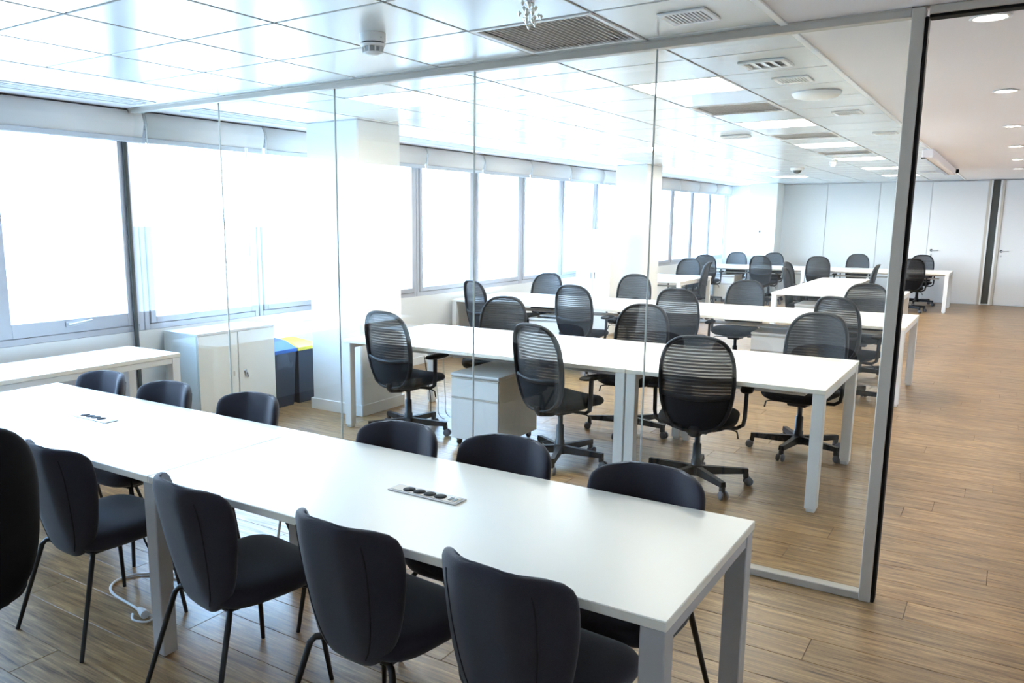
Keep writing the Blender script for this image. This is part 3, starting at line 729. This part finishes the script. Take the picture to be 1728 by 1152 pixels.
# ------------------------------------------------------------------ upholstered meeting chair (faces +Y)
def meeting_chair():
    r = empty('meeting_chair')
    # backrest: wide rounded top, tapering to the seat, wrapping forward at the sides
    def hw(z):
        t = max(0, min(1, (z - .36) / .34)); t = t * t * (3 - 2 * t); return .175 + .036 * t
    def depth(x, z):
        t = (z - .36) / .465
        y = -.195 - .075 * t + .03 * (1 - t) ** 2 * 1.2
        return y + .085 * max(0, (abs(x) - .07) / .14) ** 1.4 * (.55 + .5 * min(1, t * 1.3)) + .25 * x * x
    z0, z1 = .345, .835; zc, zh = (z0 + z1) / 2, (z1 - z0) / 2
    def S(u, v):
        wsc = (1 - abs(v) ** (11.0 if v > 0 else 3.2)) ** (1 / (3.6 if v > 0 else 2.2)) if abs(v) < 1 else 0.0
        z = zc + zh * v - .004 * (abs(u) ** 2) * (1 if v > 0 else -1) * abs(v)
        x = u * hw(z) * wsc
        return (x, depth(x, z), z)
    b = MB().pillow(S, .05, 26, 22, 10).build('backrest', M['fabric'], r, merge=True)
    for sx in (-.60, .60):
        pts = []
        for j in range(13):
            v = -.80 + 1.62 * j / 12; p = Vector(S(sx, v)); e = 1e-3
            nn = (Vector(S(sx + e, v)) - Vector(S(sx - e, v))).cross(Vector(S(sx, v + e)) - Vector(S(sx, v - e))).normalized()
            if nn.y > 0: nn = -nn
            tt = .025 * math.sqrt(1 - abs(sx) ** 10) * math.sqrt(max(0, 1 - abs(v) ** 10)); pts.append(p + nn * (tt - .0003))
        MB().tube(pts, .003, 6).build('seam', M['seam'], b)
    # seat cushion
    def Q(u, v):
        wsc = (1 - abs(v) ** 4.5) ** (1 / 3.2) if abs(v) < 1 else 0
        y = .035 + .225 * v
        half = .235 - .03 * (v < 0) * abs(v)
        z = .425 + .012 * v - .02 * max(0, v) ** 4 + .006 * u * u
        return (u * half * wsc, y, z)
    MB().pillow(Q, .085, 22, 22, 7).build('seat', M['fabric'], r, merge=True)
    MB().rbox(-.15, .15, -.16, .17, .372, .392, .006).build('seat_frame', M['blackmetal'], r)
    for sx in (-1, 1):
        MB().tube([(sx * .10, -.12, .378), (sx * .165, -.165, .374), (sx * .18, -.178, .355), (sx * .235, -.285, .0)], [.011, .011, .011, .0085], 10).build('leg', M['blackmetal'], r)
        MB().tube([(sx * .10, .13, .378), (sx * .17, .165, .374), (sx * .185, .175, .355), (sx * .225, .215, .0)], [.011, .011, .011, .0085], 10).build('leg', M['blackmetal'], r)
    return r
mc = meeting_chair()
GN, GF = 'upholstered chairs on the near side of the meeting table', 'upholstered chairs on the far side of the meeting table'
MC = [(-3.06, 1.88, 0, 'dark upholstered meeting chair on the near side, first from the left, beside the white cable', GN),
      (-2.20, 1.882, -9, 'dark upholstered meeting chair on the near side, just right of the middle table leg', GN),
      (-1.55, 1.913, -4, 'dark upholstered meeting chair on the near side, second from the right', GN),
      (-.995, 1.912, -5, 'dark upholstered meeting chair nearest the camera, at the right near side', GN),
      (-4.24, 2.46, 180, 'dark upholstered meeting chair on the far side, leftmost by the side bench', GF),
      (-3.67, 2.47, 180, 'dark upholstered meeting chair on the far side, second from left before the cabinet', GF),
      (-3.07, 2.52, 180, 'dark upholstered meeting chair on the far side, third from the left by the bins', GF),
      (-2.078, 2.46, 180, 'dark upholstered meeting chair on the far side, left of the pair in the middle', GF),
      (-1.585, 2.52, 180, 'dark upholstered meeting chair on the far side, right of the pair in the middle', GF),
      (-.975, 2.46, 180, 'dark upholstered meeting chair on the far side, rightmost by the table end', GF)]
for i, (x, y, a, lb, g) in enumerate(MC):
    o = mc if i == 0 else copy_tree(mc)
    o.location = (x, y, 0); o.rotation_euler.z = R(a); tag(o, lb, 'chair', g)

# ------------------------------------------------------------------ office chair (faces +Y)
def office_chair():
    r = empty('office_chair')
    A, B, ZC, N = .232, .315, .705, 3.0
    def depth(x, z):
        t = (z - .40) / .62
        y = -.225 - .10 * t + .055 * math.sin(math.pi * min(1, max(0, t))) * .0 + .05 * (t - .45) ** 2
        return y + 1.05 * x * x
    def halfw(z):
        q = min(1, abs((z - ZC) / B)); w_ = (1 - q ** N) ** (1 / N)
        return A * w_ * (1 - .10 * max(0, (ZC - z) / B))
    # rim
    pts = []
    for k in range(56):
        a = 2 * math.pi * k / 56
        z = ZC + B * sgnpow(math.sin(a), 2 / N); x = math.copysign(halfw(z), math.cos(a)) if abs(math.cos(a)) > 1e-6 else 0
        if abs(math.cos(a)) < .02: x = 0
        pts.append((x * .945, depth(x * .945, z), ZC + (z - ZC) * .955))
    MB().tube(pts, .025, 8, closed=True, flat=.5, up=(0, -1, .15)).build('back_frame', M['plastic'], r)
    # mesh panel (upper) and solid fabric panel (lower)
    def grid(za, zb, nz, nx, off=0.):
        vs = []; fs = []
        for j in range(nz + 1):
            z = za + (zb - za) * j / nz; h = halfw(ZC + (z - ZC) / .955) * .94
            for i in range(nx + 1):
                x = h * (-1 + 2 * i / nx); vs.append((x, depth(x, z) + off, z))
        for j in range(nz):
            for i in range(nx):
                a = j * (nx + 1) + i; fs.append((a, a + 1, a + nx + 2, a + nx + 1))
        return vs, fs
    vs, fs = grid(.63, 1.0, 16, 14, .004)
    mp_ = MB().add(vs, fs, True).build('mesh_panel', M['meshf'], r)
    vs, fs = grid(.40, .635, 10, 14, .006); n0 = len(vs)
    vs2 = [(x, y - .014, z) for (x, y, z) in vs]
    MB().add(vs, fs, True).add(vs2, [f[::-1] for f in fs], True).build('lower_back', M['seatfab'], r)
    # lumbar bar across the back and spine
    pts = [(x, depth(x, .62) - .012, .62 + .5 * x * x) for x in [(-.205 + .41 * i / 10) for i in range(11)]]
    MB().tube(pts, .016, 8, flat=.5, up=(0, 0, 1)).build('lumbar_bar', M['plastic'], r)
    MB().tube([(0, .02, .385), (0, -.10, .375), (0, -.20, .39), (0, -.222, .42), (0, -.226, .44)], [.028, .030, .030, .026, .018], 10, flat=1.5).build('spine', M['plastic'], r)
    # seat
    def Q(u, v):
        wsc = (1 - abs(v) ** 4) ** (1 / 3.2) if abs(v) < 1 else 0
        y = .02 + .245 * v; z = .452 - .022 * max(0, v) ** 3 - .012 * max(0, -v) + .012 * u * u
        return (u * .245 * wsc, y, z)
    MB().pillow(Q, .08, 20, 20, 7).build('seat', M['seatfab'], r, merge=True)
    def Q2(u, v):
        wsc = (1 - abs(v) ** 4) ** (1 / 3.2) if abs(v) < 1 else 0
        y = -.01 + .20 * v; z = .412 + .02 * u * u
        return (u * .20 * wsc, y, z)
    MB().pillow(Q2, .06, 14, 14, 5).build('seat_shell', M['plastic'], r, merge=True)
    MB().rbox(-.07, .07, -.09, .09, .355, .395, .01).build('mechanism', M['blackmetal'], r)
    MB().tube([(.06, .05, .375), (.20, .05, .372), (.235, .05, .36), (.245, .05, .315)], .006, 6).build('lever', M['blackmetal'], r)
    # armrests
    for sx in (-1, 1):
        a_ = MB().tube([(sx * .14, .0, .39), (sx * .235, .0, .395), (sx * .272, .0, .42), (sx * .280, .0, .47), (sx * .282, .0, .64)], .013, 8, flat=1.5).build('arm_post', M['plastic'], r)
        MB().pillow(lambda u, v, sx=sx: (sx * .284 + .040 * u * (1 - abs(v) ** 4) ** .3, .02 + .125 * v, .652), .034, 8, 12, 4).build('arm_pad', M['plastic'], a_, merge=True)
    # column and five-star base
    MB().lathe([(.034, .07), (.034, .16), (.028, .165), (.027, .27), (.018, .275), (.018, .36)], seg=16).build('gas_lift', M['blackmetal'], r)
    MB().lathe([(.045, .065), (.05, .09), (.05, .115), (.038, .13), (.034, .13)], seg=18).build('hub', M['plastic'], r)
    arm = None
    for k in range(5):
        a = R(18 + 72 * k)
        if arm is None:
            L = [(.03, .022, .070, .125), (.33, .019, .080, .112)]
            vs = []
            for (x, h, za, zb) in L: vs += [(x, -h, za), (x, h, za), (x, h * .8, zb), (x, -h * .8, zb)]
            o = MB().add(vs, [(3, 2, 1, 0), (4, 5, 6, 7), (0, 1, 5, 4), (1, 2, 6, 5), (2, 3, 7, 6), (3, 0, 4, 7)]).build('base_arm', M['plastic'], r); arm = o.data; o.rotation_euler.z = a
            c = MB().rbox(.303, .335, -.014, .014, .046, .082, .004).build('caster_stem', M['blackmetal'], r); cst = c.data; c.rotation_euler.z = a
            mbw = MB()
            for s in (-.017, .017): mbw.lathe([(.0, -.008), (.024, -.008), (.0275, -.005), (.0275, .005), (.024, .008), (.0, .008)], (.335, s, .0275), 16, axis='y')
            wh = mbw.build('caster_wheel', M['rubber'], c); whm = wh.data
        else:
            link('base_arm', arm, r, rz=a); c = link('caster_stem', cst, r, rz=a); link('caster_wheel', whm, c)
    return r
oc = office_chair()
GO = 'black mesh office chairs'
OC = [ # back-top position (x, y), facing angle (0 = faces the back wall), label
    (-3.93, 4.80, -4, 'black mesh office chair left of the drawer pedestal at the front desk'),
    (-2.62, 4.77, -18, 'black mesh office chair right of the drawer pedestal at the front desk'),
    (-1.50, 4.815, 11, 'black mesh office chair nearest the glass at the short front desk unit'),
    (-1.13, 6.62, 172, 'black mesh office chair behind the right end of the front desk'),
    (-2.47, 6.50, 184, 'black mesh office chair behind the front desk where its two units meet'),
    (-3.79, 6.46, 190, 'black mesh office chair behind the left half of the front desk'),
    (-5.2, 8.02, -25, 'black mesh office chair at the second desk row, near side, closest to the windows'),
    (-3.90, 8.02, -2, 'black mesh office chair at the second desk row, near side, second from the windows'),
    (-2.80, 8.21, 4, 'black mesh office chair at the second desk row, near side, third from the windows'),
    (-1.30, 8.12, -22, 'black mesh office chair at the second desk row, near side, closest to the end post'),
    (-5.07, 9.78, 180, 'black mesh office chair behind the second desk row in front of the windows'),
    (-4.02, 10.2, 186, 'black mesh office chair behind the second desk row in front of the middle pillar'),
    (-2.52, 9.90, 176, 'black mesh office chair behind the second desk row left of the lengthwise desk'),
    (-1.28, 10.1, 183, 'black mesh office chair behind the second desk row at its right end'),
    (-4.22, 14.05, 96, 'black mesh office chair in side view at the desk behind the middle pillar'),
    (-4.94, 15.2, 178, 'black mesh office chair behind the desk hidden by the middle pillar'),
    (-5.34, 12.76, 8, 'black mesh office chair mostly hidden by the middle pillar'),
    (-3.17, 14.8, -95, 'black mesh office chair in side view left of the lengthwise desk'),
    (-2.81, 13.0, -88, 'black mesh office chair tucked under the left side of the lengthwise desk'),
    (-1.72, 14.75, 92, 'black mesh office chair in side view right of the lengthwise desk'),
    (-5.27, 17.15, 5, 'black mesh office chair at the back desk, near side, closest to the windows'),
    (-4.22, 17.35, -6, 'black mesh office chair at the back desk, near side, left of the desk seam'),
    (-3.15, 17.55, 3, 'black mesh office chair at the back desk, near side, right of the desk seam'),
    (-1.49, 17.4, 10, 'black mesh office chair at the back desk seen right of the end post, nearer one'),
    (-5.13, 19.1, 184, 'black mesh office chair behind the back desk beside the last windows'),
    (-4.34, 19.15, 178, 'black mesh office chair behind the back desk in front of the last pillar'),
    (-2.68, 19.4, 180, 'black mesh office chair behind the back desk in front of the wall panels'),
    (-1.50, 19.6, 176, 'black mesh office chair behind the back desk seen right of the end post, farther one'),
]
for i, (bx, by, a, lb) in enumerate(OC):
    o = oc if i == 0 else copy_tree(oc)
    q = R(a); d = (-math.sin(q), math.cos(q))     # facing direction
    o.location = (bx + .32 * d[0], by + .32 * d[1], 0); o.rotation_euler.z = q
    tag(o, lb, 'chair', GO)

# high-backed chair cut off by the left picture edge (faces +Y before turning)
hc = empty('high_back_chair', (-3.02, 1.20, 0), R(86)); tag(hc, 'black high-backed chair cut off by the left picture edge', 'chair')
def HB(u, v):
    wsc = (1 - abs(v) ** 3.0) ** (1 / 2.4) if abs(v) < 1 else 0.0
    z = .715 + .335 * v; x = u * .245 * wsc
    return (x, -.29 - .10 * (z - .36) / .68 + 1.0 * x * x, z)
MB().pillow(HB, .07, 24, 24, 8).build('backrest', M['seatfab'], hc, merge=True)
def HS(u, v):
    wsc = (1 - abs(v) ** 4) ** (1 / 3.0) if abs(v) < 1 else 0.0
    return (u * .25 * wsc, 0.0 + .27 * v, .415 + .01 * v)
MB().pillow(HS, .10, 20, 20, 7).build('seat', M['seatfab'], hc, merge=True)
MB().rbox(-.16, .16, -.2, .18, .345, .37, .006).build('seat_frame', M['blackmetal'], hc)
for sx in (-1, 1):
    for fy, ty in ((-.06, -.02), (.18, .36)):
        MB().tube([(sx * .10, fy, .36), (sx * .12, fy * 1.1, .34), (sx * (.12 if fy < 0 else .21), ty, 0)], [.012, .012, .009], 10).build('leg', M['blackmetal'], hc)

# ------------------------------------------------------------------ cables
def spline(pts, n=8):
    P = [Vector(p) for p in pts]; out = []
    for i in range(len(P) - 1):
        p0, p1, p2, p3 = P[max(i - 1, 0)], P[i], P[i + 1], P[min(i + 2, len(P) - 1)]
        for k in range(n):
            t = k / n
            out.append(.5 * ((2 * p1) + (p2 - p0) * t + (2 * p0 - 5 * p1 + 4 * p2 - p3) * t * t + (3 * p1 - p0 - 3 * p2 + p3) * t ** 3))
    out.append(P[-1]); return out
wc = empty('power_cable', (-3.2, 2.1, 0)); tag(wc, 'white power cable with plug lying on the floor under the meeting table', 'cable')
rel = lambda L: [(x + 3.2, y - 2.1, z) for x, y, z in L]
MB().tube(spline(rel([(-2.66, 2.52, .40), (-2.70, 2.48, .15), (-2.85, 2.40, .012), (-3.10, 2.30, .008), (-3.30, 2.235, .008), (-3.36, 2.12, .008), (-3.28, 2.02, .008), (-3.05, 1.985, .008), (-2.98, 1.97, .012)])), .006, 8).build('cord', M['cable'], wc)
MB().tube(rel([(-3.0, 1.975, .016), (-2.965, 1.965, .018), (-2.93, 1.955, .018)]), [.011, .017, .019], 12).build('plug', M['cable'], wc)
MB().tube(spline(rel([(-2.96, 1.965, .01), (-2.90, 1.98, .008), (-2.89, 1.93, .008), (-2.95, 1.91, .008), (-3.0, 1.94, .008)])), .005, 8).build('loop', M['cable'], wc)
bc = empty('black_cable', (-3.4, 2.4, 0)); tag(bc, 'thin black cable hanging under the meeting table', 'cable')
MB().tube([(x + 3.4, y - 2.4, z) for x, y, z in spline([(-3.38, 2.22, .66), (-3.38, 2.24, .35), (-3.36, 2.28, .12), (-3.25, 2.32, .02), (-3.0, 2.42, .008), (-2.7, 2.5, .008)])], .005, 8).build('cord', M['black'], bc)
fc = empty('floor_cables', (-3.8, 5.7, 0)); tag(fc, 'tangle of thin cables on the floor under the front desk', 'cable')
for q in range(3):
    MB().tube([(x + 3.8, y - 5.7, z) for x, y, z in spline([(-4.1 + .1 * q, 5.6, .55), (-4.05 + .08 * q, 5.62, .2), (-3.95, 5.55 + .1 * q, .008), (-3.7 + .1 * q, 5.75 - .12 * q, .008), (-3.55, 5.6 + .1 * q, .008), (-3.4 - .1 * q, 5.85, .008)])], .004, 6).build('cord', M['cable'] if q else M['black'], fc)

# ------------------------------------------------------------------ the city outside
GZ = -52
struct(MB().box(-9000, 60, -6000, 9000, GZ - 1, GZ).build('ground', M['ground']), 'pale city ground far below the windows')
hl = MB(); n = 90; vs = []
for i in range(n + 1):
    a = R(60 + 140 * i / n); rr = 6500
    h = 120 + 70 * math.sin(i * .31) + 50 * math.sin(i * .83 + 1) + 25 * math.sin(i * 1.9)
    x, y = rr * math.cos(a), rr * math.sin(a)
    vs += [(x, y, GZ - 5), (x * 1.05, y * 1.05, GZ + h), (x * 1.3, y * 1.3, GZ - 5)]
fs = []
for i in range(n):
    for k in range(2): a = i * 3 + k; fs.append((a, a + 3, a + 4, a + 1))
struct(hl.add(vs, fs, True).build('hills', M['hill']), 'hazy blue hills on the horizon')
def building(x, y, hx, hy, top, cols, rows_, wm, label, pitched):
    b = empty('apartment_building', (x, y, GZ)); tag(b, label, 'building'); H = top - GZ
    MB().rbox(-hx, hx, -hy, hy, 0, H, .05).build('walls', wm, b)
    if pitched:
        MB().add([(-hx - .5, -hy - .5, H), (hx + .5, -hy - .5, H), (hx + .5, hy + .5, H), (-hx - .5, hy + .5, H), (0, -hy + 2, H + 2.2), (0, hy - 2, H + 2.2)],
                 [(0, 1, 4), (1, 2, 5, 4), (2, 3, 5), (3, 0, 4, 5), (3, 2, 1, 0)]).build('roof', M['broof'], b)
    else:
        rf = MB().rbox(-hx - .2, hx + .2, -hy - .2, hy + .2, H, H + .6, .05).build('parapet', wm, b)
        MB().rbox(-1.5, 1.5, -1.5, 1.5, H + .6, H + 2.6, .05).build('stair_head', wm, b)
    wme = None; pme = None
    for i in range(cols):
        for j in range(rows_):
            yy = -hy + (i + .5) * 2 * hy / cols; zz = H - 2.2 - j * 3.0
            if wme is None:
                o = MB().rbox(-.05, .06, -.75, .75, -.85, .85, .02).build('window', wm, b); wme = o.data; p = MB().rbox(.04, .075, -.62, .62, -.72, .72, .01).build('pane', M['bwin'], o); pme = p.data
            else: o = link('window', wme, b); link('pane', pme, o)
            o.location = (hx, yy, zz)
building(-166, 88.5, 7, 6.5, -7.6, 4, 5, M['bwall'], 'pale apartment block with rows of windows seen through the left window', False)
building(-168, 117, 7, 5.5, -9.4, 3, 5, M['bwall2'], 'pale apartment block seen through the window just behind the glass partition', True)
building(-172, 152, 8, 8, -13, 4, 4, M['bwall'], 'low apartment block beyond the window behind the low cabinet', True)
rc = random.Random(3); cty = MB()
for i in range(1500):
    a = R(95 + 95 * rc.random()); rr = 190 + 2600 * rc.random() ** 1.5
    x, y = rr * math.cos(a), rr * math.sin(a); 
    if x > -150 or any(abs(x - bx_) < 26 and abs(y - by_) < 26 for bx_, by_ in ((-166, 88.5), (-168, 117), (-172, 152))): continue
    hx_, hy_ = 6 + 9 * rc.random(), 6 + 9 * rc.random(); h = 12 + 22 * rc.random() ** 2
    cty.box(x - hx_, x + hx_, y - hy_, y + hy_, GZ, GZ + h)
o = cty.build('city_rooftops', M['city']); tag(o, 'dense pale city rooftops stretching to the horizon', 'city'); o['kind'] = 'stuff'
